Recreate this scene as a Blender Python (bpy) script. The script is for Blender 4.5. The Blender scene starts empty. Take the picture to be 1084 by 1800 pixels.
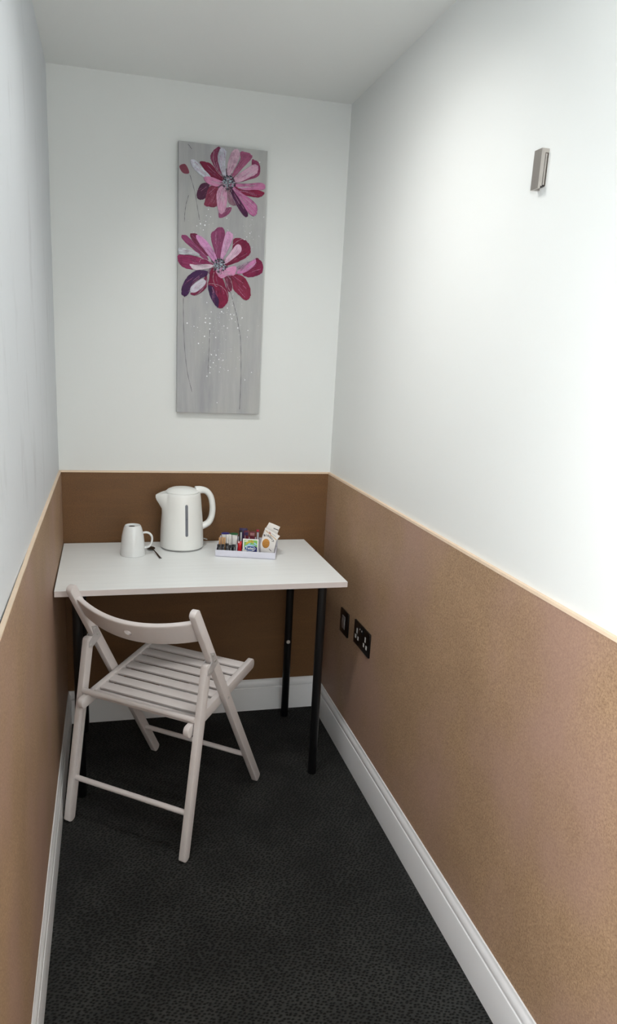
import bpy, bmesh, math, random
from mathutils import Vector, Matrix

sc = bpy.context.scene
col = sc.collection
random.seed(7)
PI = math.pi

# ------------------------------------------------------------------ camera
def cam_axes(yaw, pitch, roll):
    cy, sy, cp, sp = math.cos(yaw), math.sin(yaw), math.cos(pitch), math.sin(pitch)
    cr, sr = math.cos(roll), math.sin(roll)
    f = Vector((sy*cp, cy*cp, sp)); r = Vector((cy, -sy, 0)); u = r.cross(f)
    return cr*r + sr*u, -sr*r + cr*u, f
cd = bpy.data.cameras.new('camera'); cam = bpy.data.objects.new('camera', cd); col.objects.link(cam)
r_, u_, f_ = cam_axes(0.25339, -0.24724, 0.04793)
m = Matrix((r_, u_, -f_)).transposed().to_4x4(); m.translation = Vector((0.18052, -2.73170, 1.46011))
cam.matrix_world = m
cd.sensor_fit = 'VERTICAL'; cd.sensor_height = 36.0; cd.sensor_width = 21.68
cd.lens = 1269.77/1800*36.0
cd.shift_x = (542-513.35)/1800; cd.shift_y = (943.457-900)/1800
cd.clip_start = 0.02; cd.clip_end = 50
sc.camera = cam

# ------------------------------------------------------------------ world, lights, exposure
wd = bpy.data.worlds.new('world'); sc.world = wd; wd.use_nodes = True
wd.node_tree.nodes['Background'].inputs[0].default_value = (0.8, 0.85, 0.9, 1)
wd.node_tree.nodes['Background'].inputs[1].default_value = 0.3

def area_light(name, loc, target, sx, sy, power, color, spread=PI, shape='RECTANGLE'):
    l = bpy.data.lights.new(name, 'AREA'); l.shape = shape; l.size = sx; l.size_y = sy
    l.energy = power; l.color = color; l.spread = spread
    o = bpy.data.objects.new(name, l); col.objects.link(o); o.location = loc
    o.rotation_euler = (Vector(target)-Vector(loc)).to_track_quat('-Z', 'Y').to_euler()
    return o
# daylight from a window in the left wall behind the camera, plus two ceiling lamps over the nook (all out of frame)
area_light('window_light', (0.02, -3.12, 1.20), (1.0, -3.12, 1.20), 0.8, 1.7, 50.0, (0.955, 0.985, 1.0), math.radians(150))
area_light('window_sky_light', (0.03, -2.95, 1.55), (1.0, -2.40, 1.35), 0.4, 1.0, 15.0, (0.955, 0.985, 1.0), math.radians(110))
area_light('ceiling_spot_light', (0.30, -1.02, 2.29), (1.03, -0.57, 1.10), 0.2, 0.2, 3.6, (1.0, 0.985, 0.96), math.radians(112), 'DISK')
area_light('ceiling_lamp_light', (0.45, -1.10, 2.31), (0.45, -1.10, 0), 0.2, 0.2, 1.9, (1.0, 0.985, 0.96), math.radians(150), 'DISK')

sc.view_settings.view_transform = 'Standard'; sc.view_settings.look = 'None'
sc.view_settings.gamma = 1.0; sc.view_settings.use_curve_mapping = False
sc.view_settings.exposure = 0.0

# ------------------------------------------------------------------ dimensions
W, H, D, B = 1.030, 2.326, 1.012, 0.137       # width, ceiling, top of wall boards, baseboard
YB = -3.70                                    # rear end of the room
PT = 0.008                                    # board thickness
TZ = 0.740                                    # table top

# ------------------------------------------------------------------ materials
def lin(c):
    return tuple(((v/255)/12.92 if v/255 <= 0.04045 else ((v/255+0.055)/1.055)**2.4) for v in c)
def lin4(c): return lin(c) + (1.0,)
def mat(name, rgb, rough=0.5, metal=0.0, spec=0.5, noise=None, bump=None, coat=0.0, linear=False, trans=0.0):
    """noise=(scale, amount, stretch xyz)  bump=(scale, strength, distance)"""
    m = bpy.data.materials.new(name); m.use_nodes = True
    nt = m.node_tree; N = nt.nodes; L = nt.links; b = N['Principled BSDF']
    c = (rgb if linear else lin(rgb)); b.inputs['Base Color'].default_value = (*c, 1)
    b.inputs['Roughness'].default_value = rough; b.inputs['Metallic'].default_value = metal
    b.inputs['Specular IOR Level'].default_value = spec; b.inputs['Coat Weight'].default_value = coat
    b.inputs['Transmission Weight'].default_value = trans
    tc = N.new('ShaderNodeTexCoord')
    if noise:
        mp = N.new('ShaderNodeMapping'); mp.inputs['Scale'].default_value = noise[2] if len(noise) > 2 else (1, 1, 1)
        L.new(tc.outputs['Object'], mp.inputs['Vector'])
        n = N.new('ShaderNodeTexNoise'); n.inputs['Scale'].default_value = noise[0]; n.inputs['Detail'].default_value = 6
        L.new(mp.outputs[0], n.inputs['Vector'])
        mx = N.new('ShaderNodeMix'); mx.data_type = 'RGBA'; L.new(n.outputs['Fac'], mx.inputs['Factor'])
        a = noise[1]
        mx.inputs['A'].default_value = (*[v*(1-a) for v in c], 1); mx.inputs['B'].default_value = (*[min(1, v*(1+a)) for v in c], 1)
        L.new(mx.outputs['Result'], b.inputs['Base Color'])
    if bump:
        n2 = N.new('ShaderNodeTexNoise'); n2.inputs['Scale'].default_value = bump[0]; n2.inputs['Detail'].default_value = 4
        L.new(tc.outputs['Object'], n2.inputs['Vector'])
        bp = N.new('ShaderNodeBump'); bp.inputs['Strength'].default_value = bump[1]; bp.inputs['Distance'].default_value = bump[2]
        L.new(n2.outputs['Fac'], bp.inputs['Height']); L.new(bp.outputs[0], b.inputs['Normal'])
    return m

def node_noise(N, L, src, scale, stretch=(1, 1, 1), detail=5, rough=0.55):
    mp = N.new('ShaderNodeMapping'); mp.inputs['Scale'].default_value = stretch; L.new(src, mp.inputs['Vector'])
    n = N.new('ShaderNodeTexNoise'); n.inputs['Scale'].default_value = scale; n.inputs['Detail'].default_value = detail
    n.inputs['Roughness'].default_value = rough; L.new(mp.outputs[0], n.inputs['Vector']); return n.outputs['Fac']
def node_ramp(N, L, src, stops):
    r = N.new('ShaderNodeValToRGB'); e = r.color_ramp.elements
    while len(e) < len(stops): e.new(0.5)
    for k, (p, c) in enumerate(stops): e[k].position = p; e[k].color = c
    L.new(src, r.inputs['Fac']); return r.outputs['Color']
def node_mix(N, L, fac, a, b, mode='MIX'):
    x = N.new('ShaderNodeMix'); x.data_type = 'RGBA'; x.blend_type = mode
    for s, v in (('Factor', fac), ('A', a), ('B', b)):
        if hasattr(v, 'links'): L.new(v, x.inputs[s])
        else: x.inputs[s].default_value = v
    return x.outputs['Result']

def mdf_mat(name, light, dark, tint, rough=0.6, grain=(1, 1, 1), streak=0.0):
    """pressed fibre board: fine pale fibres, cloudy darker and pinkish patches"""
    m = bpy.data.materials.new(name); m.use_nodes = True
    nt = m.node_tree; N = nt.nodes; L = nt.links; b = N['Principled BSDF']
    o = N.new('ShaderNodeTexCoord').outputs['Object']
    fib = node_noise(N, L, o, 240, grain, 6, 0.75)
    fine = node_noise(N, L, o, 480, (1, 1, 0.5), 3, 0.7)
    cloud = node_noise(N, L, o, 4.5, (1, 1, 1.2), 5, 0.6)
    cloud2 = node_noise(N, L, o, 2.2, (1.3, 1.3, 1), 3, 0.5)
    c1 = node_mix(N, L, node_ramp(N, L, fib, [(0.36, (0, 0, 0, 1)), (0.64, (1, 1, 1, 1))]), dark, light)
    c2 = node_mix(N, L, node_ramp(N, L, fine, [(0.58, (0, 0, 0, 1)), (0.74, (0.7, 0.7, 0.7, 1))]), c1, tuple(min(1, v*1.55) for v in light[:3]) + (1,))
    c3 = node_mix(N, L, node_ramp(N, L, cloud, [(0.35, (0.25, 0.25, 0.25, 1)), (0.65, (0, 0, 0, 1))]), c2, tuple(v*0.8 for v in dark[:3]) + (1,))
    c4 = node_mix(N, L, node_ramp(N, L, cloud2, [(0.44, (0, 0, 0, 1)), (0.66, (0.55, 0.55, 0.55, 1))]), c3, tint)
    if streak:
        st = node_noise(N, L, o, 3.0, (1.0, 1.0, 9.0), 5, 0.6)
        c4 = node_mix(N, L, node_ramp(N, L, st, [(0.5, (0, 0, 0, 1)), (0.75, (streak, streak, streak, 1))]), c4, tuple(v*1.25 for v in light[:3]) + (1,))
    L.new(c4, b.inputs['Base Color']); b.inputs['Roughness'].default_value = rough
    bp = N.new('ShaderNodeBump'); bp.inputs['Strength'].default_value = 0.15; bp.inputs['Distance'].default_value = 0.001
    L.new(fib, bp.inputs['Height']); L.new(bp.outputs[0], b.inputs['Normal'])
    return m

def carpet_mat():
    m = bpy.data.materials.new('carpet'); m.use_nodes = True
    nt = m.node_tree; N = nt.nodes; L = nt.links; b = N['Principled BSDF']
    o = N.new('ShaderNodeTexCoord').outputs['Object']
    mp = N.new('ShaderNodeMapping'); mp.inputs['Rotation'].default_value = (0, 0, math.radians(28)); mp.inputs['Scale'].default_value = (90, 134, 1)
    L.new(o, mp.inputs['Vector'])
    v = N.new('ShaderNodeTexVoronoi'); v.inputs['Scale'].default_value = 1.0; v.inputs['Randomness'].default_value = 0.62
    v.voronoi_dimensions = '2D'
    L.new(mp.outputs[0], v.inputs['Vector'])
    loops = node_ramp(N, L, v.outputs['Distance'], [(0.10, (0, 0, 0, 1)), (0.45, (1, 1, 1, 1))])
    cloud = node_noise(N, L, o, 6, (1, 1, 1), 4)
    fuzz = node_noise(N, L, o, 500, (1, 1, 1), 2)
    c = node_mix(N, L, loops, lin4((14, 14, 15)), lin4((58, 59, 57)))
    c = node_mix(N, L, node_ramp(N, L, fuzz, [(0.35, (0, 0, 0, 1)), (0.7, (0.5, 0.5, 0.5, 1))]), c, lin4((34, 34, 34)))
    c = node_mix(N, L, node_ramp(N, L, cloud, [(0.4, (0.35, 0.35, 0.35, 1)), (0.62, (0, 0, 0, 1))]), c, lin4((20, 20, 21)))
    L.new(c, b.inputs['Base Color']); b.inputs['Roughness'].default_value = 0.95; b.inputs['Specular IOR Level'].default_value = 0.15
    bp = N.new('ShaderNodeBump'); bp.inputs['Strength'].default_value = 0.8; bp.inputs['Distance'].default_value = 0.004
    L.new(loops, bp.inputs['Height']); L.new(bp.outputs[0], b.inputs['Normal'])
    return m

def wall_mat(name, rgb, scuff=0.0):
    m = bpy.data.materials.new(name); m.use_nodes = True
    nt = m.node_tree; N = nt.nodes; L = nt.links; b = N['Principled BSDF']
    o = N.new('ShaderNodeTexCoord').outputs['Object']
    n = node_noise(N, L, o, 2.5, (1, 1, 1), 4)
    c = node_mix(N, L, n, tuple(v*0.97 for v in lin(rgb)) + (1,), lin4(rgb))
    if scuff:
        s = node_noise(N, L, o, 5.5, (1, 1.6, 0.5), 6, 0.65)
        c = node_mix(N, L, node_ramp(N, L, s, [(0.56, (0, 0, 0, 1)), (0.75, (scuff, scuff, scuff, 1))]), c, lin4((150, 150, 152)))
    L.new(c, b.inputs['Base Color']); b.inputs['Roughness'].default_value = 0.55; b.inputs['Specular IOR Level'].default_value = 0.35
    bp = N.new('ShaderNodeBump'); bp.inputs['Strength'].default_value = 0.06; bp.inputs['Distance'].default_value = 0.002
    L.new(node_noise(N, L, o, 220, (1, 1, 1), 3), bp.inputs['Height']); L.new(bp.outputs[0], b.inputs['Normal'])
    return m

def canvas_mat():
    m = bpy.data.materials.new('grey_canvas'); m.use_nodes = True
    nt = m.node_tree; N = nt.nodes; L = nt.links; b = N['Principled BSDF']
    o = N.new('ShaderNodeTexCoord').outputs['Object']
    s = node_noise(N, L, o, 22, (1, 1, 0.10), 6, 0.65)
    k = node_noise(N, L, o, 5, (1.2, 1, 0.6), 4)
    c = node_mix(N, L, node_ramp(N, L, s, [(0.3, (0, 0, 0, 1)), (0.7, (1, 1, 1, 1))]), lin4((146, 147, 150)), lin4((174, 174, 174)))
    c = node_mix(N, L, node_ramp(N, L, k, [(0.45, (0, 0, 0, 1)), (0.7, (0.6, 0.6, 0.6, 1))]), c, lin4((180, 180, 173)))
    L.new(c, b.inputs['Base Color']); b.inputs['Roughness'].default_value = 0.6
    bp = N.new('ShaderNodeBump'); bp.inputs['Strength'].default_value = 0.2; bp.inputs['Distance'].default_value = 0.001
    L.new(s, bp.inputs['Height']); L.new(bp.outputs[0], b.inputs['Normal'])
    return m

def petal_mat(ca, cb):
    """brushed paint: streaks along the petal (UV u = along, v = across), colour changing towards the tip"""
    m = bpy.data.materials.new('petal_paint'); m.use_nodes = True
    nt = m.node_tree; N = nt.nodes; L = nt.links; b = N['Principled BSDF']
    tc = N.new('ShaderNodeTexCoord')
    st = node_noise(N, L, tc.outputs['UV'], 1.0, (2.2, 14, 1), 5, 0.75)
    s2 = node_noise(N, L, tc.outputs['UV'], 1.0, (4, 34, 1), 4, 0.7)
    bl = node_noise(N, L, tc.outputs['Object'], 45, (1, 1, 1), 5, 0.65)
    la, lb = lin(ca), lin(cb)
    c = node_mix(N, L, node_ramp(N, L, st, [(0.38, (0, 0, 0, 1)), (0.62, (1, 1, 1, 1))]), (*la, 1), (*lb, 1))
    c = node_mix(N, L, node_ramp(N, L, bl, [(0.48, (0, 0, 0, 1)), (0.70, (0.75, 0.75, 0.75, 1))]), c, tuple(v*0.5 for v in la) + (1,))
    c = node_mix(N, L, node_ramp(N, L, s2, [(0.58, (0, 0, 0, 1)), (0.74, (0.65, 0.65, 0.65, 1))]), c, tuple(min(1, v*1.5+0.03) for v in lb) + (1,))
    L.new(c, b.inputs['Base Color']); b.inputs['Roughness'].default_value = 0.6; b.inputs['Specular IOR Level'].default_value = 0.2
    bp = N.new('ShaderNodeBump'); bp.inputs['Strength'].default_value = 0.35; bp.inputs['Distance'].default_value = 0.001
    L.new(st, bp.inputs['Height']); L.new(bp.outputs[0], b.inputs['Normal'])
    return m

M = dict(
    wall=wall_mat('white_wall_paint', (224, 226, 224)),
    wall_l=wall_mat('white_wall_paint_scuffed', (213, 217, 221), 0.35),
    ceil=wall_mat('ceiling_paint', (238, 240, 238)),
    carpet=carpet_mat(),
    mdf=mdf_mat('fibre_board', lin4((182, 151, 119)), lin4((132, 104, 80)), lin4((164, 132, 122))),
    mdf_back=mdf_mat('fibre_board_brown', lin4((124, 86, 46)), lin4((86, 57, 29)), lin4((102, 72, 43)), grain=(1, 1, 1.6), streak=0.25),
    edge=mat('board_edge_cream', (226, 203, 178), 0.6, noise=(40, 0.08)),
    gloss=mat('white_gloss_paint', (230, 230, 231), 0.3, noise=(6, 0.03)),
    board=mat('white_stained_board', (240, 242, 241), 0.4, noise=(18, 0.055, (0.25, 3, 3)), bump=(60, 0.05, 0.001)),
    band_shaded=mat('edge_band_shaded_white', (208, 198, 195), 0.5, noise=(30, 0.05)),  # board white darkened, with the front edge's shade put into the colour
    black=mat('black_steel', (13, 13, 15), 0.38, noise=(30, 0.15)),
    chrome=mat('zinc_screw', (200, 200, 196), 0.35, 0.6, noise=(90, 0.1)),
    chair=mat('white_painted_wood', (216, 209, 207), 0.48, noise=(30, 0.06, (1, 1, 1)), bump=(120, 0.06, 0.001)),
    hinge=mat('painted_hinge_plate', (192, 188, 188), 0.45, 0.1, noise=(80, 0.1)),
    kettle=mat('white_kettle_plastic', (236, 237, 234), 0.28, noise=(5, 0.02)),
    kwin=mat('grey_water_window', (110, 114, 122), 0.15, noise=(60, 0.12)),
    kbase=mat('pale_grey_plastic', (150, 150, 150), 0.4, noise=(20, 0.05)),
    clear=mat('clear_plastic_lever', (220, 222, 220), 0.15, noise=(40, 0.05), trans=0.6),
    ceramic=mat('white_ceramic', (224, 226, 226), 0.14, noise=(6, 0.02), coat=0.4),
    steel=mat('spoon_steel', (120, 118, 116), 0.22, 1.0, noise=(40, 0.1)),
    tray=mat('white_card_tray', (216, 216, 228), 0.5, noise=(30, 0.03)),
    brushed=mat('brushed_nickel', (176, 170, 164), 0.38, 0.85, noise=(60, 0.12, (8, 8, 0.4))),
    brushed_dark=mat('dark_recess_metal', (60, 56, 54), 0.5, 0.6, noise=(60, 0.12)),
    plate=mat('black_nickel_plate', (24, 20, 19), 0.3, 0.5, noise=(40, 0.1)),
    shutter=mat('pale_grey_insert', (205, 203, 200), 0.4, noise=(60, 0.05)),
    rocker=mat('grey_rocker', (128, 122, 120), 0.35, noise=(60, 0.08)),
    canvas=canvas_mat(),
    stroke_m=mat('mauve_brush_strokes', (150, 92, 126), 0.6, spec=0.2, noise=(120, 0.3)),
    stroke_l=mat('pale_brush_strokes', (186, 138, 166), 0.6, spec=0.2, noise=(120, 0.25)),
    stroke_d=mat('dark_brush_strokes', (84, 28, 54), 0.6, spec=0.2, noise=(120, 0.35)),
    stroke_g=mat('grey_brush_strokes', (186, 186, 190), 0.6, spec=0.2, noise=(120, 0.15)),
    wash=mat('dusky_mauve_wash', (118, 98, 110), 0.6, spec=0.2, noise=(70, 0.35)),
    ink=mat('dark_stem_paint', (72, 70, 76), 0.6, noise=(90, 0.25)),
    splat=mat('white_paint_drops', (232, 234, 236), 0.5, noise=(90, 0.04)),
    loop=mat('pale_pink_line_paint', (190, 168, 180), 0.6, noise=(90, 0.2)),
    dab=mat('grey_blue_dabs', (150, 164, 174), 0.55, noise=(150, 0.25)),
    dabd=mat('dark_dabs', (40, 38, 54), 0.55, noise=(150, 0.25)),
    bud=mat('bud_paint', (112, 32, 58), 0.5, noise=(120, 0.3)),
    tan=mat('tan_paper', (196, 152, 106), 0.6, noise=(60, 0.1)),
    paper=mat('white_paper', (232, 230, 226), 0.55, noise=(60, 0.03)),
    blackp=mat('black_sachet', (18, 18, 24), 0.35, noise=(140, 0.5)),
    silver=mat('silver_print', (176, 180, 184), 0.4, noise=(260, 0.4)),
    red=mat('red_foil', (186, 10, 24), 0.3, noise=(60, 0.25, (3, 1, 0.4))),
    purple=mat('purple_foil', (58, 44, 84), 0.35, noise=(90, 0.35)),
    maroon=mat('maroon_foil', (104, 34, 48), 0.35, noise=(110, 0.4)),
    pinkp=mat('dull_pink_print', (170, 120, 120), 0.4, noise=(110, 0.3)),
    blue=mat('blue_foil_lid', (44, 48, 130), 0.35, noise=(60, 0.15)),
    green=mat('green_foil_lid', (38, 112, 70), 0.35, noise=(60, 0.15)),
    tgreen=mat('leaf_green_print', (128, 186, 92), 0.45, noise=(120, 0.35)),
    tyell=mat('yellow_leaf_print', (206, 186, 74), 0.45, noise=(140, 0.25)),
    tblue=mat('blue_oval_print', (36, 84, 148), 0.4, noise=(60, 0.15)),
    tlight=mat('pale_blue_print', (150, 200, 220), 0.4, noise=(60, 0.1)),
    tnavy=mat('navy_print', (30, 40, 104), 0.4, noise=(60, 0.15)),
    wrap=mat('white_glossy_wrapper', (226, 222, 218), 0.3, noise=(30, 0.04)),
    cookie=mat('biscuit_print', (186, 128, 52), 0.55, noise=(260, 0.4)),
    goldl=mat('tan_line_print', (196, 156, 96), 0.5, noise=(90, 0.1)),
    grey_t=mat('charcoal_print', (52, 54, 62), 0.5, noise=(90, 0.1)),
)
def smooth(o, ang=35):
    me = o.data
    for p in me.polygons: p.use_smooth = True
    try: me.set_sharp_from_angle(angle=math.radians(ang))
    except Exception: pass

# ------------------------------------------------------------------ object helpers
def obj(name, bm, material, parent=None, loc=None, rot=None, sm=True, ang=35):
    bmesh.ops.recalc_face_normals(bm, faces=bm.faces[:])
    me = bpy.data.meshes.new(name); bm.to_mesh(me); bm.free()
    o = bpy.data.objects.new(name, me); col.objects.link(o)
    if material is not None: me.materials.append(material)
    if parent is not None: o.parent = parent
    if loc is not None: o.location = loc
    if rot is not None: o.rotation_euler = rot
    if sm: smooth(o, ang)
    return o
def tag(o, label, cat, group=None):
    o['label'] = label; o['category'] = cat
    if group: o['group'] = group
    return o
def thing(name, label, cat, loc=(0, 0, 0), rz=0, group=None):
    o = bpy.data.objects.new(name, None); o.empty_display_size = 0.05; col.objects.link(o)
    o.location = loc; o.rotation_euler = (0, 0, rz)
    return tag(o, label, cat, group)
def structure(name, bm, material, label=None, **k):
    o = obj(name, bm, material, **k); o['kind'] = 'structure'
    if label: o['label'] = label
    return o
def bevel(bm, w, seg=2, ang=30):
    es = [e for e in bm.edges if len(e.link_faces) == 2 and e.calc_face_angle(0) > math.radians(ang)]
    if es: bmesh.ops.bevel(bm, geom=es, offset=w, segments=seg, affect='EDGES', profile=0.5, clamp_overlap=True)
    return bm
def add_box(bm, x0, x1, y0, y1, z0, z1, mx=None):
    vs = [bm.verts.new(Vector((x, y, z)) if mx is None else mx @ Vector((x, y, z))) for x in (x0, x1) for y in (y0, y1) for z in (z0, z1)]
    for f in ((0, 1, 3, 2), (4, 6, 7, 5), (0, 4, 5, 1), (2, 3, 7, 6), (0, 2, 6, 4), (1, 5, 7, 3)): bm.faces.new([vs[i] for i in f])
    return vs
def box(x0, x1, y0, y1, z0, z1, bev=0.0, seg=2):
    bm = bmesh.new(); add_box(bm, x0, x1, y0, y1, z0, z1)
    if bev: bevel(bm, bev, seg)
    return bm
def add_lathe(bm, prof, seg=48, fn=None):
    """prof: list of (r, z); fn(r, z, a) -> r"""
    rings = []
    for r, z in prof:
        if r < 1e-6: rings.append([bm.verts.new((0, 0, z))])
        else:
            ring = []
            for k in range(seg):
                a = 2*PI*k/seg; rr = fn(r, z, a) if fn else r
                ring.append(bm.verts.new((rr*math.cos(a), rr*math.sin(a), z)))
            rings.append(ring)
    for A, Bq in zip(rings, rings[1:]):
        if len(A) == 1 and len(Bq) == 1: continue
        for k in range(seg):
            j = (k+1) % seg
            if len(A) == 1: bm.faces.new((A[0], Bq[k], Bq[j]))
            elif len(Bq) == 1: bm.faces.new((A[k], A[j], Bq[0]))
            else: bm.faces.new((A[k], A[j], Bq[j], Bq[k]))
    for R_ in (rings[0], rings[-1]):
        if len(R_) > 2: bm.faces.new(R_)
def catmull(pts, sub=6, closed=False):
    P = [Vector(p) for p in pts]; n = len(P); out = []
    for i in range(n if closed else n-1):
        p0 = P[(i-1) % n] if closed or i > 0 else P[0]*2-P[1]
        p1 = P[i]; p2 = P[(i+1) % n]
        p3 = P[(i+2) % n] if closed or i+2 < n else P[-1]*2-P[-2]
        for k in range(sub):
            t = k/sub
            out.append(0.5*((2*p1)+(p2-p0)*t+(2*p0-5*p1+4*p2-p3)*t*t+(3*p1-p0-3*p2+p3)*t**3))
    if not closed: out.append(P[-1].copy())
    return out
def add_tube(bm, pts, ra, rb=None, up=Vector((0, 1, 0)), seg=12, cap=True):
    """sweep an ellipse (ra across the bend, rb along 'up') along pts; radii may be lists"""
    n = len(pts); P = [Vector(p) for p in pts]; rings = []
    for i in range(n):
        t = (P[min(i+1, n-1)]-P[max(i-1, 0)]).normalized()
        s = t.cross(up)
        if s.length < 1e-5: s = t.cross(Vector((1, 0, 0)))
        s.normalize(); w = s.cross(t).normalized()
        a = ra[i] if isinstance(ra, (list, tuple)) else ra
        b_ = (rb[i] if isinstance(rb, (list, tuple)) else rb) if rb is not None else a
        rings.append([bm.verts.new(P[i]+s*a*math.cos(2*PI*k/seg)+w*b_*math.sin(2*PI*k/seg)) for k in range(seg)])
    for A, Bq in zip(rings, rings[1:]):
        for k in range(seg): bm.faces.new((A[k], A[(k+1) % seg], Bq[(k+1) % seg], Bq[k]))
    if cap: bm.faces.new(rings[0]); bm.faces.new(rings[-1])
def add_prism(bm, poly, d, fn):
    """poly of 2-D points, extruded by d; fn(a, b, t) -> Vector with t in (0, d)"""
    A = [bm.verts.new(fn(a, b_, 0)) for a, b_ in poly]; Bq = [bm.verts.new(fn(a, b_, d)) for a, b_ in poly]
    bm.faces.new(A); bm.faces.new(Bq[::-1]); n = len(poly)
    for k in range(n): bm.faces.new((A[k], A[(k+1) % n], Bq[(k+1) % n], Bq[k]))
def cut(o, cutter_bm):
    """boolean difference applied at once"""
    me = bpy.data.meshes.new('cutter'); bmesh.ops.recalc_face_normals(cutter_bm, faces=cutter_bm.faces[:]); cutter_bm.to_mesh(me); cutter_bm.free()
    c = bpy.data.objects.new('cutter', me); col.objects.link(c); c.parent = o.parent
    md = o.modifiers.new('cut', 'BOOLEAN'); md.object = c; md.operation = 'DIFFERENCE'; md.solver = 'EXACT'
    bpy.context.view_layer.update()
    dg = bpy.context.evaluated_depsgraph_get()
    new = bpy.data.meshes.new_from_object(o.evaluated_get(dg))
    o.modifiers.clear(); old = o.data; o.data = new; new.name = o.name; bpy.data.meshes.remove(old)
    bpy.data.objects.remove(c); bpy.data.meshes.remove(me)
    smooth(o)
def text_bm(body, size, extrude=0.0003, bold=0.0):
    cu = bpy.data.curves.new('lettering', 'FONT'); cu.body = body; cu.size = size; cu.extrude = extrude; cu.align_x = 'CENTER'; cu.align_y = 'CENTER'
    cu.resolution_u = 3; cu.offset = bold
    o = bpy.data.objects.new('lettering', cu); col.objects.link(o); bpy.context.view_layer.update()
    me = bpy.data.meshes.new_from_object(o.evaluated_get(bpy.context.evaluated_depsgraph_get()))
    bm = bmesh.new(); bm.from_mesh(me); bpy.data.objects.remove(o); bpy.data.curves.remove(cu); bpy.data.meshes.remove(me)
    return bm

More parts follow.
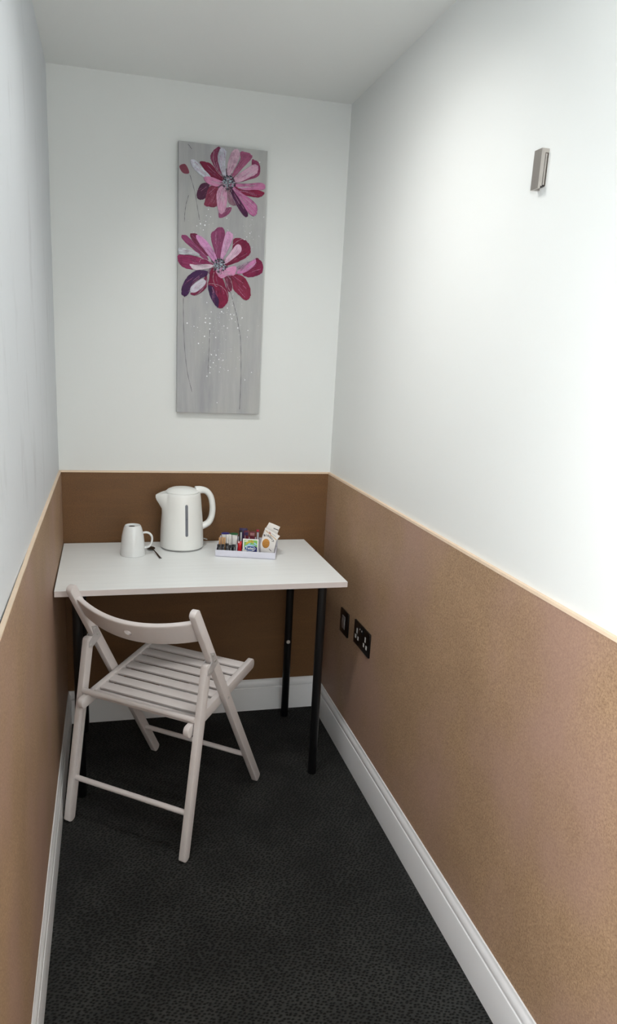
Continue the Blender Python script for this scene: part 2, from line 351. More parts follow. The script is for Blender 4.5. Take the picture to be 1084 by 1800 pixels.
PA={"A":[[[110,42,72],[140,70,100],[[-0.0346,0.8874],[-0.0165,0.9008],[-0.0068,0.8832],[-0.0113,0.8389],[-0.0052,0.8157],[-0.0221,0.8245],[-0.0412,0.8532],[-0.0452,0.8697]]],[[150,75,110],[160,95,125],[[0.058,0.8923],[0.0881,0.8916],[0.0997,0.8791],[0.0742,0.8496],[0.0488,0.8202],[0.0339,0.8156],[0.0408,0.84],[0.0587,0.8687]]],[[125,50,85],[150,75,110],[[0.0999,0.8723],[0.1229,0.8641],[0.1294,0.8373],[0.1168,0.8173],[0.0868,0.8063],[0.0607,0.7973],[0.0752,0.8156],[0.0971,0.8414]]],[[150,85,118],[140,70,108],[[-0.0118,0.6991],[0.0029,0.7071],[0.0309,0.7126],[0.0257,0.6949],[0.0073,0.6798],[-0.0113,0.6767]]],[[120,75,95],[150,125,135],[[0.0165,0.763],[0.0352,0.7645],[0.051,0.7382],[0.0591,0.7181],[0.0477,0.7207],[0.0326,0.7196],[0.0172,0.7356]]],[[120,30,60],[115,35,65],[[-0.0814,0.8464],[-0.0595,0.8483],[-0.0372,0.8401],[-0.0145,0.815],[-0.0104,0.7983],[-0.0289,0.7985],[-0.0513,0.8085],[-0.0701,0.8305]]],[[125,35,65],[135,70,90],[[-0.0469,0.7716],[-0.021,0.7771],[-0.0148,0.7469],[-0.0214,0.7121],[-0.0492,0.7083],[-0.0641,0.7123],[-0.0608,0.7297],[-0.0576,0.7537]]],[[75,40,65],[85,42,70],[[-0.0728,0.7797],[-0.0471,0.7818],[-0.0539,0.7574],[-0.0627,0.7329],[-0.0829,0.728],[-0.0905,0.741],[-0.0853,0.7617]]],[[170,170,185],[200,200,212],[[-0.0072,0.8983],[0.0097,0.888],[0.0065,0.8675],[0.0054,0.837],[0.0022,0.8147],[-0.011,0.8254],[-0.0191,0.8551],[-0.0179,0.8822]]],[[190,150,172],[208,175,192],[[0.0283,0.8897],[0.0466,0.8998],[0.0564,0.8854],[0.0478,0.8576],[0.0335,0.8326],[0.019,0.8144],[0.0078,0.8168],[0.0144,0.8513]]],[[195,150,175],[208,170,190],[[0.1079,0.8577],[0.1214,0.8503],[0.1164,0.8293],[0.0904,0.8134],[0.0682,0.7979],[0.0455,0.8029],[0.0525,0.8206],[0.0819,0.8435]]],[[185,175,195],[210,220,228],[[-0.1124,0.8487],[-0.0961,0.8501],[-0.0775,0.8333],[-0.0514,0.8119],[-0.0438,0.8024],[-0.0621,0.7975],[-0.0918,0.8152],[-0.1067,0.8308]]],[[125,30,62],[140,40,72],[[0.0728,0.7691],[0.1104,0.7773],[0.1372,0.7742],[0.1469,0.7681],[0.1302,0.7546],[0.0997,0.754],[0.0731,0.7571],[0.0388,0.7716]]],[[185,110,152],[195,125,165],[[0.046,0.7824],[0.0608,0.7905],[0.0909,0.7946],[0.1287,0.8011],[0.146,0.7956],[0.1446,0.7817],[0.1104,0.7756],[0.0765,0.7711],[0.0594,0.7749]]],[[70,32,65],[82,38,75],[[0.0276,0.7707],[0.0505,0.7554],[0.0701,0.7293],[0.09,0.6962],[0.0827,0.6852],[0.0672,0.698],[0.0515,0.7176],[0.036,0.7371]]],[[180,105,150],[188,118,160],[[0.0389,0.7682],[0.0807,0.7543],[0.1078,0.7391],[0.1216,0.7228],[0.1205,0.6984],[0.1054,0.6921],[0.082,0.7094],[0.0585,0.7388]]],[[205,140,175],[200,130,168],[[-0.0659,0.8005],[-0.0401,0.8027],[-0.014,0.7946],[-0.0046,0.7886],[-0.0136,0.7777],[-0.0247,0.7734],[-0.047,0.7784],[-0.0619,0.7873]]],[[210,165,190],[195,135,168],[[-0.0118,0.7778],[0.0031,0.7773],[0.0129,0.7593],[0.0138,0.7216],[0.0069,0.697],[-0.0097,0.6889],[-0.0197,0.7191],[-0.0224,0.7531]]]],"B":[[[112,35,68],[120,50,80],[[-0.1104,0.6154],[-0.0882,0.6169],[-0.0805,0.6002],[-0.0461,0.5572],[-0.0572,0.5496],[-0.0951,0.5854],[-0.1083,0.6018]]],[[145,72,110],[140,60,105],[[-0.1415,0.6065],[-0.125,0.6093],[-0.1026,0.5918],[-0.0724,0.566],[-0.0457,0.5363],[-0.0606,0.5354],[-0.0984,0.5644],[-0.1321,0.5899]]],[[140,70,108],[130,55,95],[[-0.0363,0.6239],[-0.0106,0.6447],[0.0084,0.6373],[0.0074,0.599],[-0.0046,0.5493],[-0.0176,0.5415],[-0.0317,0.5825],[-0.0378,0.6064]]],[[115,25,60],[125,35,68],[[0.043,0.6118],[0.0811,0.6108],[0.1008,0.5909],[0.1015,0.5663],[0.0753,0.5435],[0.0377,0.5237],[0.0186,0.5261],[0.0364,0.5728]]],[[125,40,80],[150,55,100],[[-0.152,0.5436],[-0.1203,0.5457],[-0.0794,0.5413],[-0.0531,0.5324],[-0.0379,0.5228],[-0.0789,0.5134],[-0.1085,0.5047],[-0.101,0.4981],[-0.1344,0.5032],[-0.152,0.5228]]],[[118,28,68],[128,35,72],[[0.1231,0.5517],[0.1367,0.549],[0.1496,0.5338],[0.1496,0.5088],[0.1307,0.4935],[0.1,0.4864],[0.0766,0.4976],[0.1103,0.5279]]],[[125,110,125],[170,150,165],[[0.0569,0.5177],[0.0833,0.5334],[0.1099,0.5421],[0.099,0.5202],[0.0765,0.5011],[0.0574,0.5]]],[[110,40,65],[130,60,85],[[0.012,0.4869],[0.0388,0.4813],[0.0399,0.4387],[0.0285,0.4328],[0.0185,0.4518]]],[[125,28,60],[130,45,72],[[0.0348,0.4882],[0.0576,0.493],[0.0847,0.4838],[0.1049,0.4528],[0.1078,0.4206],[0.0907,0.4072],[0.0632,0.4256],[0.0435,0.446]]],[[120,38,72],[130,45,80],[[-0.0521,0.4834],[-0.0495,0.4483],[-0.0623,0.4299],[-0.0883,0.4127],[-0.1089,0.417],[-0.0886,0.4286],[-0.0703,0.4542]]],[[70,35,75],[62,34,78],[[-0.0524,0.4974],[-0.0898,0.4953],[-0.1191,0.4727],[-0.1372,0.4402],[-0.1387,0.4155],[-0.1292,0.4054],[-0.1145,0.4167],[-0.1038,0.4454],[-0.0706,0.4718],[-0.0484,0.4836]]],[[118,25,60],[130,30,65],[[-0.0487,0.5011],[-0.0146,0.489],[0.0087,0.4655],[0.0269,0.4238],[0.0257,0.3951],[0.0032,0.3744],[-0.016,0.3825],[-0.0356,0.4136],[-0.0458,0.4485]]],[[60,30,70],[58,32,75],[[-0.0458,0.4485],[-0.0288,0.4493],[-0.0169,0.4216],[-0.005,0.4008],[-0.0082,0.3757],[-0.0237,0.3892],[-0.0395,0.4169]]],[[200,195,208],[195,190,203],[[-0.0743,0.4663],[-0.0555,0.4656],[-0.0571,0.4514],[-0.0848,0.4253],[-0.1053,0.4225],[-0.1074,0.4382]]],[[198,130,182],[212,155,198],[[-0.0918,0.6098],[-0.0733,0.6093],[-0.0468,0.5885],[-0.0237,0.5586],[-0.0194,0.5344],[-0.0343,0.53],[-0.0536,0.5568],[-0.0802,0.5864]]],[[200,145,185],[215,165,202],[[0.0161,0.6309],[0.0331,0.6285],[0.0391,0.615],[0.0249,0.5791],[0.0068,0.5465],[-0.0009,0.5495],[0.002,0.5881]]],[[200,160,185],[218,185,205],[[0.0511,0.5913],[0.0664,0.5905],[0.0706,0.575],[0.0559,0.5565],[0.0299,0.5303],[0.0166,0.533],[0.0291,0.5619]]],[[180,180,190],[208,214,218],[[-0.152,0.5627],[-0.1354,0.5673],[-0.102,0.5607],[-0.0796,0.5517],[-0.0832,0.5445],[-0.1129,0.5462],[-0.1461,0.5459]]],[[205,185,200],[222,208,215],[[-0.1124,0.5149],[-0.0901,0.5145],[-0.0603,0.5197],[-0.0378,0.5175],[-0.0413,0.505],[-0.0712,0.4998],[-0.0973,0.4983]]],[[185,115,160],[200,130,178],[[0.1136,0.5458],[0.1232,0.5482],[0.1218,0.5321],[0.0993,0.5095],[0.069,0.4954],[0.0555,0.4999],[0.0836,0.5228]]],[[212,148,185],[205,135,175],[[-0.0223,0.4991],[0.0002,0.5039],[0.0228,0.5122],[0.0492,0.5208],[0.0534,0.5069],[0.0462,0.4888],[0.0234,0.4858],[0.0047,0.4759],[-0.0106,0.4821]]]],"ca":[0.0177,0.7904],"cb":[-0.0077,0.5175],"bud":[[-0.1502,0.8271],[-0.1322,0.8353],[-0.1211,0.8228],[-0.1172,0.8081],[-0.1317,0.8052],[-0.1427,0.811]],"stems":[[[-0.1142,0.8033],[-0.098,0.754],[-0.0868,0.7004],[-0.0779,0.6565]],[[-0.1179,0.7389],[-0.1266,0.7077],[-0.1305,0.6767],[-0.1312,0.6528]],[[-0.1223,0.8978],[-0.1157,0.8918],[-0.1094,0.884]],[[-0.1329,0.4021],[-0.1318,0.3314],[-0.1266,0.2315],[-0.1158,0.145],[-0.0983,0.0741]],[[-0.037,0.2996],[-0.0378,0.2454],[-0.0393,0.1909],[-0.0407,0.147]],[[0.0342,0.4348],[0.0446,0.4032],[0.0539,0.3713],[0.0615,0.3465],[0.0683,0.311],[0.0759,0.2749],[0.0804,0.1945],[0.0818,0.102],[0.0802,0.016]]],"loops":[[[0.0084,0.4796],[0.0243,0.4486],[0.0343,0.4331],[0.0416,0.4459],[0.0352,0.4705],[0.0235,0.484]],[[-0.045,0.5013],[-0.0501,0.4764],[-0.0514,0.4482],[-0.044,0.4538],[-0.0252,0.4548],[0.0015,0.4474],[0.0211,0.427],[0.0276,0.3952],[0.0223,0.3771]],[[-0.026,0.4954],[-0.0293,0.474],[-0.0213,0.4497],[-0.0136,0.4466]],[[0.0377,0.5237],[0.0679,0.5343],[0.0944,0.5465],[0.1061,0.5666],[0.1027,0.5911],[0.081,0.6125],[0.0583,0.6058],[0.0361,0.5868]],[[-0.0791,0.5238],[-0.0718,0.5347],[-0.0531,0.5341],[-0.0379,0.5228]],[[-0.0335,0.837],[-0.022,0.8211],[-0.0069,0.8088]],[[0.0389,0.7682],[0.0541,0.7625],[0.0713,0.7535]],[[0.0241,0.7602],[0.0477,0.7207],[0.0714,0.6844]],[[-0.0345,0.8841],[-0.0358,0.8571],[-0.0222,0.8279],[-0.0089,0.8154]],[[-0.0553,0.455],[-0.0698,0.4296],[-0.092,0.4108]],[[-0.1366,0.4015],[-0.1142,0.3973],[-0.0919,0.4055]]],"dots":[[-0.1185,0.316,9],[-0.0939,0.3063,6],[-0.081,0.3032,5],[-0.0529,0.3366,8],[-0.0378,0.3372,7],[-0.0527,0.3215,8],[-0.0374,0.3193,9],[-0.037,0.2996,8],[-0.0555,0.2736,9],[-0.015,0.2715,8],[-0.077,0.2476,9],[-0.0294,0.2101,8],[-0.0121,0.2092,8],[-0.0014,0.1946,7],[0.0137,0.1925,7],[-0.0219,0.1823,8],[-0.0319,0.1655,7],[-0.0338,0.1454,7],[-0.0443,0.133,8],[0.0335,0.1563,6],[0.0042,0.1665,5],[0.0008,0.1499,5],[-0.0052,0.0382,6],[0.0969,0.1247,6],[0.1209,0.1531,6],[0.037,0.3548,8],[0.0498,0.3536,7],[0.0424,0.3406,7],[0.0801,0.3452,8],[0.0143,0.3131,6],[0.0271,0.3068,7],[0.0652,0.309,9],[0.1027,0.3022,6],[0.1011,0.2788,5],[0.0047,0.3624,9],[0.0254,0.3759,7],[-0.0329,0.3589,6],[-0.0491,0.3902,6],[-0.0133,0.3794,6],[-0.0018,0.3936,6],[-0.0759,0.6505,9],[-0.0606,0.6474,10],[-0.0887,0.6427,6],[-0.0655,0.6316,6],[-0.0561,0.6787,6],[-0.0491,0.6998,6],[-0.0342,0.7317,5],[-0.0345,0.7146,5],[0.1266,0.8668,6],[0.1475,0.6916,5],[0.0803,0.6118,6],[0.0884,0.621,5],[0.0995,0.634,6],[0.0157,0.6763,6],[0.0252,0.7156,6],[-0.0371,0.7485,5],[0.0432,0.7764,6],[-0.0411,0.6763,5],[-0.0575,0.6597,6]]}

# ================================================================== the room
T = 0.10
structure('floor', box(-T, W+T, YB-T, T, -T, 0), M['carpet'], 'charcoal woven carpet with a small dotted loop pattern')
structure('ceiling', box(-T, W+T, YB-T, T, H, H+T), M['ceil'])
wl = structure('wall_left', box(-T, 0, YB, 0, 0, H), M['wall_l'])
wr = structure('wall_right', box(W, W+T, YB, 0, 0, H), M['wall'])
wb = structure('wall_back', box(-T, W+T, 0, T, 0, H), M['wall'])
structure('wall_rear', box(-T, W+T, YB-T, YB, 0, H), M['wall'])
ES = 0.004                                      # pale top edge of the boards
def board_left(bm, z0, z1):
    """the left board stands a little off the wall towards the camera, so a dark slit shows behind its top edge"""
    ys = [0.0, -0.5, -0.9, -1.13, -1.2, -1.28, -1.4, -1.6, -2.0, YB]
    off = [0, 0, 0, 0.0004, 0.0016, 0.0013, 0.0022, 0.0036, 0.0045, 0.005]
    prev = None
    for y, o in zip(ys, off):
        q = [bm.verts.new((x, y, z)) for x, z in ((o, z0), (o+PT, z0), (o+PT, z1), (o, z1))]
        if prev:
            for k in range(4): bm.faces.new((prev[k], prev[(k+1) % 4], q[(k+1) % 4], q[k]))
        else: bm.faces.new(q)
        prev = q
    bm.faces.new(prev[::-1]); return bm
obj('panel', board_left(bmesh.new(), 0.0, D-ES), M['mdf'], wl, sm=False)
structure('trim_1', board_left(bmesh.new(), D-ES, D), M['edge'], 'cream top edge of the left wall board', sm=False)
obj('panel', box(W-PT, W, YB, 0, 0.0, D-ES), M['mdf'], wr, sm=False)
structure('trim_2', box(W-PT-0.001, W, YB, 0, D-ES-0.003, D), M['edge'], 'cream top edge of the right wall board', sm=False)
obj('panel', box(PT, W-PT, -PT, 0, 0.0, D-ES), M['mdf_back'], wb, sm=False)
structure('trim_3', box(PT, W-PT-0.001, -PT-0.001, 0, D-ES-0.002, D), M['edge'], 'cream top edge of the back wall board', sm=False)
BP = [(0.0, 0), (0.0200, 0), (0.0200, 0.0985), (0.0192, 0.1010), (0.0165, 0.1020), (0.0160, 0.1040), (0.0178, 0.1060), (0.0186, 0.1090),
      (0.0184, 0.1150), (0.0170, 0.1210), (0.0140, 0.1265), (0.0122, 0.1300), (0.0118, B-0.001), (0.0110, B), (0.0, B)]
def skirting(fn, a, b):
    bm = bmesh.new(); A = [bm.verts.new(fn(o, a, z)) for o, z in BP]; Q = [bm.verts.new(fn(o, b, z)) for o, z in BP]
    n = len(BP)
    for k in range(n): bm.faces.new((A[k], A[(k+1) % n], Q[(k+1) % n], Q[k]))
    bm.faces.new(A); bm.faces.new(Q[::-1]); return bm
structure('baseboard_left', skirting(lambda o, t, z: (o, t, z), YB, 0), M['gloss'], ang=25)
structure('baseboard_right', skirting(lambda o, t, z: (W-o, t, z), YB, 0), M['gloss'], ang=25)
structure('baseboard_back', skirting(lambda o, t, z: (t, -o, z), 0, W), M['gloss'], ang=25)

# ================================================================== desk
desk = thing('desk', 'small white desk with black tubular legs standing across the end of the room', 'desk', (0.0129, -0.5771, 0), 0.0041)
TW, TD, TH = 0.9231, 0.5609, 0.018
obj('desk_top', box(0, TW, 0.001, TD, TZ-TH, TZ, 0.0008), M['board'], desk, ang=30)
obj('shaded_edge_band', box(0, TW, 0, 0.0012, TZ-TH, TZ-0.0003, 0.0003), M['band_shaded'], desk, sm=False)  # thin front strip whose darker colour paints in the shade below the top
for k, (x, y) in enumerate(((0.062, 0.060), (0.857, 0.062), (0.858, 0.490), (0.062, 0.490))):
    bm = bmesh.new(); add_lathe(bm, [(0.0125, 0), (0.0150, 0.004), (0.0150, TZ-TH-0.004), (0.03, TZ-TH-0.004), (0.03, TZ-TH)], 28)
    lg = obj('leg', bm, M['black'], desk, (x, y, 0))
    if k == 2:
        bm = bmesh.new(); add_lathe(bm, [(0.0045, 0), (0.0045, 0.004), (0.0078, 0.005), (0.0078, 0.0105), (0.0066, 0.012), (0, 0.0125)], 18)
        obj('thumb_screw', bm, M['chrome'], lg, (-0.004, -0.0135, 0.338), (PI/2, 0, 0))

# ================================================================== folding chair
chair = thing('folding_chair', 'white wooden folding chair with slatted seat, angled in front of the desk', 'chair', (0.206, -0.771, 0), -0.651)
HS = 0.210
def stadium(p0, p1, d, seg=8, r0=True, r1=True):
    """outline in the side plane of a bar from p0 to p1, depth d, ends rounded"""
    p0, p1 = Vector(p0), Vector(p1); t = (p1-p0).normalized(); n = Vector((-t.y, t.x)); out = []
    for c, s in ((p1, 1), (p0, -1)):
        for k in range(seg+1):
            a = PI/2-PI*k/seg
            out.append(c+s*(n*math.sin(a)*d/2+t*math.cos(a)*d/2*0.75))
    return [(v.x, v.y) for v in out]
def bar(p0, p1, d, s, w, bev=0.002):
    bm = bmesh.new(); add_prism(bm, stadium(p0, p1, d), w, lambda a, b_, t: Vector((s-w/2+t, a, b_)))
    bmesh.ops.recalc_face_normals(bm, faces=bm.faces[:])
    es = [e for e in bm.edges if len(e.link_faces) == 2 and e.calc_face_angle(0) > 1.2]
    bmesh.ops.bevel(bm, geom=es, offset=bev, segments=2, affect='EDGES', profile=0.5); return bm
FU = lambda z: 0.485-0.442*z/0.757             # centre line of the long legs
RU = lambda z: 0.113*z/0.580                   # centre line of the short rear legs
for s in (HS, -HS):
    obj('long_leg', bar((FU(0.012), 0.012), (FU(0.757), 0.757), 0.031, s, 0.020), M['chair'], chair)
    rl = obj('rear_leg', bar((RU(0.012), 0.012), (RU(0.573), 0.573), 0.031, s, 0.020), M['chair'], chair)
    g = bmesh.new(); si = s-math.copysign(0.010, s)
    add_prism(g, stadium((RU(0.175), 0.175), (RU(0.400), 0.400), 0.008), 0.012, lambda a, b_, t: Vector((si-0.006+t, a, b_)))
    cut(rl, g)
    for side in (1, -1):
        so = s+side*0.0102
        bm = bmesh.new(); zc = 0.578
        poly = [(RU(0.55)-0.006, 0.552), (RU(0.55)+0.010, 0.548), (FU(0.575)+0.012, 0.572), (FU(0.61)+0.010, 0.612), (FU(0.62)-0.006, 0.618), (FU(0.59)-0.014, 0.588), (RU(0.57)-0.008, 0.570)]
        x0 = so if side > 0 else so-0.0018
        add_prism(bm, poly, 0.0018, lambda a, b_, t: Vector((x0+t, a, b_)))
        hp = obj('hinge_plate', bm, M['hinge'], chair, sm=False)
        for (a, b_) in ((RU(0.56)+0.002, 0.558), (FU(0.585)+0.0, 0.585), (FU(0.605), 0.606)):
            bm = bmesh.new(); add_lathe(bm, [(0.0042, -0.001), (0.0042, 0.0008), (0.003, 0.0018), (0, 0.002)], 12)
            obj('rivet', bm, M['chrome'], hp, (so+side*0.0018, a, b_), (0, side*PI/2, 0))
    # screw on which the seat pivots
    so = s+math.copysign(0.010, s)
    bm = bmesh.new(); add_lathe(bm, [(0.0045, -0.001), (0.0045, 0.001), (0.003, 0.002), (0, 0.0022)], 14)
    obj('pivot_screw', bm, M['chrome'], chair, (so, FU(0.425), 0.425), (0, math.copysign(PI/2, s), 0))
# curved backrest slat
ax = Vector((-0.504, 0.863)); nr = Vector((-0.863, -0.504)); zc = 0.696; pc = Vector((FU(zc), zc))
bm = bmesh.new(); secs = []; NS = 36
prof = []
for k in range(24):
    a = 2*PI*k/24; ca, sa = math.cos(a), math.sin(a)
    prof.append((math.copysign(abs(ca)**0.35, ca)*0.0085, math.copysign(abs(sa)**0.22, sa)*0.0385))
for i in range(NS+1):
    s = -0.2005+0.401*i/NS; sag = 0.050*(1-(s/0.2005)**2)
    dsag = -0.050*2*s/0.2005**2; L_ = math.hypot(1, dsag)
    sec = []
    for t, h in prof:
        q = pc+nr*(sag+t/L_)+ax*h
        sec.append(bm.verts.new((s-t*dsag/L_, q.x, q.y)))
    secs.append(sec)
for A, Q in zip(secs, secs[1:]):
    for k in range(24): bm.faces.new((A[k], A[(k+1) % 24], Q[(k+1) % 24], Q[k]))
bm.faces.new(secs[0]); bm.faces.new(secs[-1])
slat = obj('backrest', bm, M['chair'], chair)
g = bmesh.new(); q0 = pc+nr*0.02; q1 = pc+nr*0.08
add_tube(g, [(0, q0.x, q0.y), (0, q1.x, q1.y)], 0.0125, 0.0115, up=Vector((0, ax.x, ax.y)), seg=20)
cut(slat, g)
# seat
sa, sb = Vector((0.051, 0.391)), Vector((0.448, 0.449)); st_ = (sb-sa).normalized(); sn = Vector((-st_.y, st_.x))
for s in (0.188, -0.188):
    obj('seat_rail', bar(sa, sb, 0.036, s, 0.018), M['chair'], chair)
for k in range(8):
    t0 = 0.030+k*0.0455
    bm = bmesh.new()
    c0 = sa+st_*t0+sn*0.0045
    add_prism(bm, [tuple(c0), tuple(c0+st_*0.0342), tuple(c0+st_*0.0342+sn*0.009), tuple(c0+sn*0.009)], 0.358, lambda a, b_, t: Vector((-0.179+t, a, b_)))
    bmesh.ops.recalc_face_normals(bm, faces=bm.faces[:]); bevel(bm, 0.0022)
    obj('seat_slat', bm, M['chair'], chair)
for u, z, r in ((0.071, 0.4215, 0.0088), (RU(0.142), 0.142, 0.0085), (FU(0.132), 0.132, 0.0085)):
    bm = bmesh.new(); add_tube(bm, [(-0.2005, u, z), (0.2005, u, z)], r, seg=18)
    obj('cross_rod', bm, M['chair'], chair)

# ================================================================== kettle
K = thing('kettle', 'white plastic electric kettle with grey water window on the desk', 'kettle', (0.437, -0.098, TZ), 0.13)
def ktl(r, z, a):
    d = abs(((a-PI+PI) % (2*PI))-PI)           # angle from the spout, which is at a = pi
    w = max(0.0, min(1.0, (z-0.135)/0.072)); w = w*w*(3-2*w)
    return r+0.031*w*max(0.0, 1-d/0.46)**1.25
bm = bmesh.new()
add_lathe(bm, [(0.0760, 0.0055), (0.0790, 0.0075), (0.0795, 0.018), (0.0793, 0.04), (0.0783, 0.07), (0.0765, 0.10), (0.0742, 0.13), (0.0725, 0.15), (0.0705, 0.172), (0.069, 0.188), (0.0678, 0.20), (0.0668, 0.2085), (0.0655, 0.2105), (0.063, 0.2105), (0.062, 0.2085), (0.0, 0.2085)], 96, lambda r, z, a: ktl(r, z, a) if r > 0.0625 else r)
for v in bm.verts:
    rr_ = math.hypot(v.co.x, v.co.y)
    if v.co.z > 0.15 and v.co.x < 0 and rr_ > 0.0690: v.co.z -= 0.26*(rr_-0.0690)*min(1, (v.co.z-0.15)/0.05)
obj('body', bm, M['kettle'], K)
bm = bmesh.new()
add_lathe(bm, [(0.0585, 0.2088), (0.0605, 0.2105), (0.0600, 0.2135), (0.052, 0.2205), (0.040, 0.2255), (0.024, 0.2285), (0.010, 0.2295), (0, 0.2297)], 64)
lid = obj('lid', bm, M['kettle'], K)
bm = bmesh.new()
hp = catmull([(0.050, 0, 0.2145), (0.072, 0, 0.2165), (0.092, 0, 0.2105), (0.108, 0, 0.190), (0.115, 0, 0.160), (0.1155, 0, 0.130), (0.110, 0, 0.106), (0.097, 0, 0.088), (0.074, 0, 0.0775)], 5)
n = len(hp); ra = [0.0125-0.0012*math.sin(PI*i/(n-1))+(0.004*max(0, 1-i/8)) for i in range(n)]
add_tube(bm, hp, ra, [0.0155-0.002*math.sin(PI*i/(n-1)) for i in range(n)], seg=20)
obj('handle', bm, M['kettle'], K)
# water window: a strip with round ends that follows the wall
bm = bmesh.new(); z0, z1, hw = 0.058, 0.177, 0.0056
def kr(z): 
    P = [(0.0795, 0.018), (0.0793, 0.04), (0.0783, 0.07), (0.0765, 0.10), (0.0742, 0.13), (0.0725, 0.15), (0.0705, 0.172), (0.069, 0.188)]
    for (ra_, za), (rb_, zb) in zip(P, P[1:]):
        if za <= z <= zb: return ra_+(rb_-ra_)*(z-za)/(zb-za)
    return 0.0795
rows = []
for i in range(31):
    z = z0+(z1-z0)*i/30; e = min(z-z0, z1-z); w = hw if e >= hw else math.sqrt(max(0, hw*hw-(hw-e)**2))
    w = max(w, 0.0008); row = []
    for j in range(7):
        x = -w+2*w*j/6; r = kr(z)+(0.0011 if 0 < j < 6 and 0 < i < 30 else -0.0004)
        a = -PI/2+x/r; row.append(bm.verts.new((r*math.cos(a), r*math.sin(a), z)))
    rows.append(row)
for A, Q in zip(rows, rows[1:]):
    for j in range(6): bm.faces.new((A[j], A[j+1], Q[j+1], Q[j]))
win = obj('water_window', bm, M['kwin'], K, ang=60)
bm = bmesh.new(); zz = 0.124; rr = kr(zz)+0.0012
add_lathe(bm, [(0.0028, 0), (0.0028, 0.0012), (0.0018, 0.0018), (0, 0.0018)], 14)
obj('float_ball', bm, mat('dark_grey_ball', (84, 88, 96), 0.3, noise=(60, 0.1)), win, (0, -rr, zz), (PI/2, 0, 0))
bm = bmesh.new(); add_lathe(bm, [(0.0735, 0), (0.0750, 0.001), (0.0750, 0.0045), (0.073, 0.0052), (0.05, 0.0056)], 64)
obj('power_base', bm, M['kbase'], K)
bm = bmesh.new(); add_tube(bm, catmull([(0.074, 0, 0.030), (0.086, 0, 0.029), (0.096, 0, 0.026)], 4), 0.0022, 0.008, seg=12)
obj('switch_lever', bm, M['clear'], K)

# ================================================================== mug and spoon
mug = thing('mug', 'white ceramic mug turned upside down on the desk, left of the kettle', 'mug', (0.2555, -0.186, TZ), -0.05)
bm = bmesh.new()
add_lathe(bm, [(0.0400, 0.0), (0.0425, 0.0), (0.0440, 0.0012), (0.0436, 0.006), (0.0424, 0.025), (0.0408, 0.048), (0.0385, 0.070), (0.0348, 0.087), (0.0316, 0.099), (0.0290, 0.1048), (0.0280, 0.1070), (0.0265, 0.1082), (0.0248, 0.1075), (0.0238, 0.1040), (0.012, 0.1030), (0, 0.1030)], 56)
obj('body', bm, M['ceramic'], mug)
bm = bmesh.new(); add_lathe(bm, [(0.0105, 0), (0.0105, 0.0008), (0.008, 0.0016), (0, 0.0018)], 24)
bmesh.ops.scale(bm, vec=(1, 0.7, 1), verts=bm.verts)
obj('shade_spot', bm, mat('recess_shade', (70, 64, 60), 0.8, noise=(200, 0.4)), mug, (-0.003, 0.003, 0.1030)); bpy.data.objects['shade_spot']['label'] = 'painted dark shade in the foot recess of the mug'  # dark disc painting the shade inside the foot recess
bm = bmesh.new()
hp = catmull([(0.0355, 0, 0.0800), (0.048, 0, 0.0815), (0.0595, 0, 0.0765), (0.0665, 0, 0.065), (0.0665, 0, 0.050), (0.062, 0, 0.036), (0.053, 0, 0.0285), (0.0405, 0, 0.026)], 5)
add_tube(bm, hp, 0.0040, 0.0058, seg=14)
obj('handle', bm, M['ceramic'], mug)

a, b_ = Vector((0.349, -0.250)), Vector((0.318, -0.105)); d = (b_-a); L = d.length; d.normalize()
sp = obj('teaspoon', bmesh.new(), M['steel']); bm = bmesh.new()
# stem along +Y from the tip of the handle, then a shallow oval bowl
pts = catmull([(0, 0.0, 0.0026), (0, 0.03, 0.0046), (0, 0.065, 0.0075), (0, 0.095, 0.0082), (0, 0.110, 0.0060)], 5)
n = len(pts); add_tube(bm, pts, [0.0046-0.0026*min(1, i/(n*0.6)) for i in range(n)], [0.0015]*n, up=Vector((0, 0, 1)), seg=12)
G = 12; grid = []
for i in range(G+1):
    row = []
    for j in range(24):
        q = 2*PI*j/24; rho = i/G
        x = 0.0145*rho*math.cos(q); y = 0.129+0.022*rho*math.sin(q)
        row.append((x, y, 0.0012+0.0052*rho**2))
    grid.append(row)
def bowl(off, inner):
    rings = [[bm.verts.new((x, y, z+off)) for x, y, z in row] for row in grid[1:]]
    c = bm.verts.new((0, 0.129, 0.0012+off))
    for k in range(24): bm.faces.new((c, rings[0][k], rings[0][(k+1) % 24]))
    for A, Q in zip(rings, rings[1:]):
        for k in range(24): bm.faces.new((A[k], Q[k], Q[(k+1) % 24], A[(k+1) % 24]))
    return rings[-1]
A = bowl(0.0, False); Q = bowl(0.0011, True)
for k in range(24): bm.faces.new((A[k], A[(k+1) % 24], Q[(k+1) % 24], Q[k]))
bmesh.ops.recalc_face_normals(bm, faces=bm.faces[:]); bm.to_mesh(sp.data); bm.free(); smooth(sp, 60)
sp.location = (a.x, a.y, TZ-0.0008); sp.rotation_euler = (0, 0, math.atan2(d.y, d.x)-PI/2)
tag(sp, 'metal teaspoon lying between the upturned mug and the kettle', 'spoon')

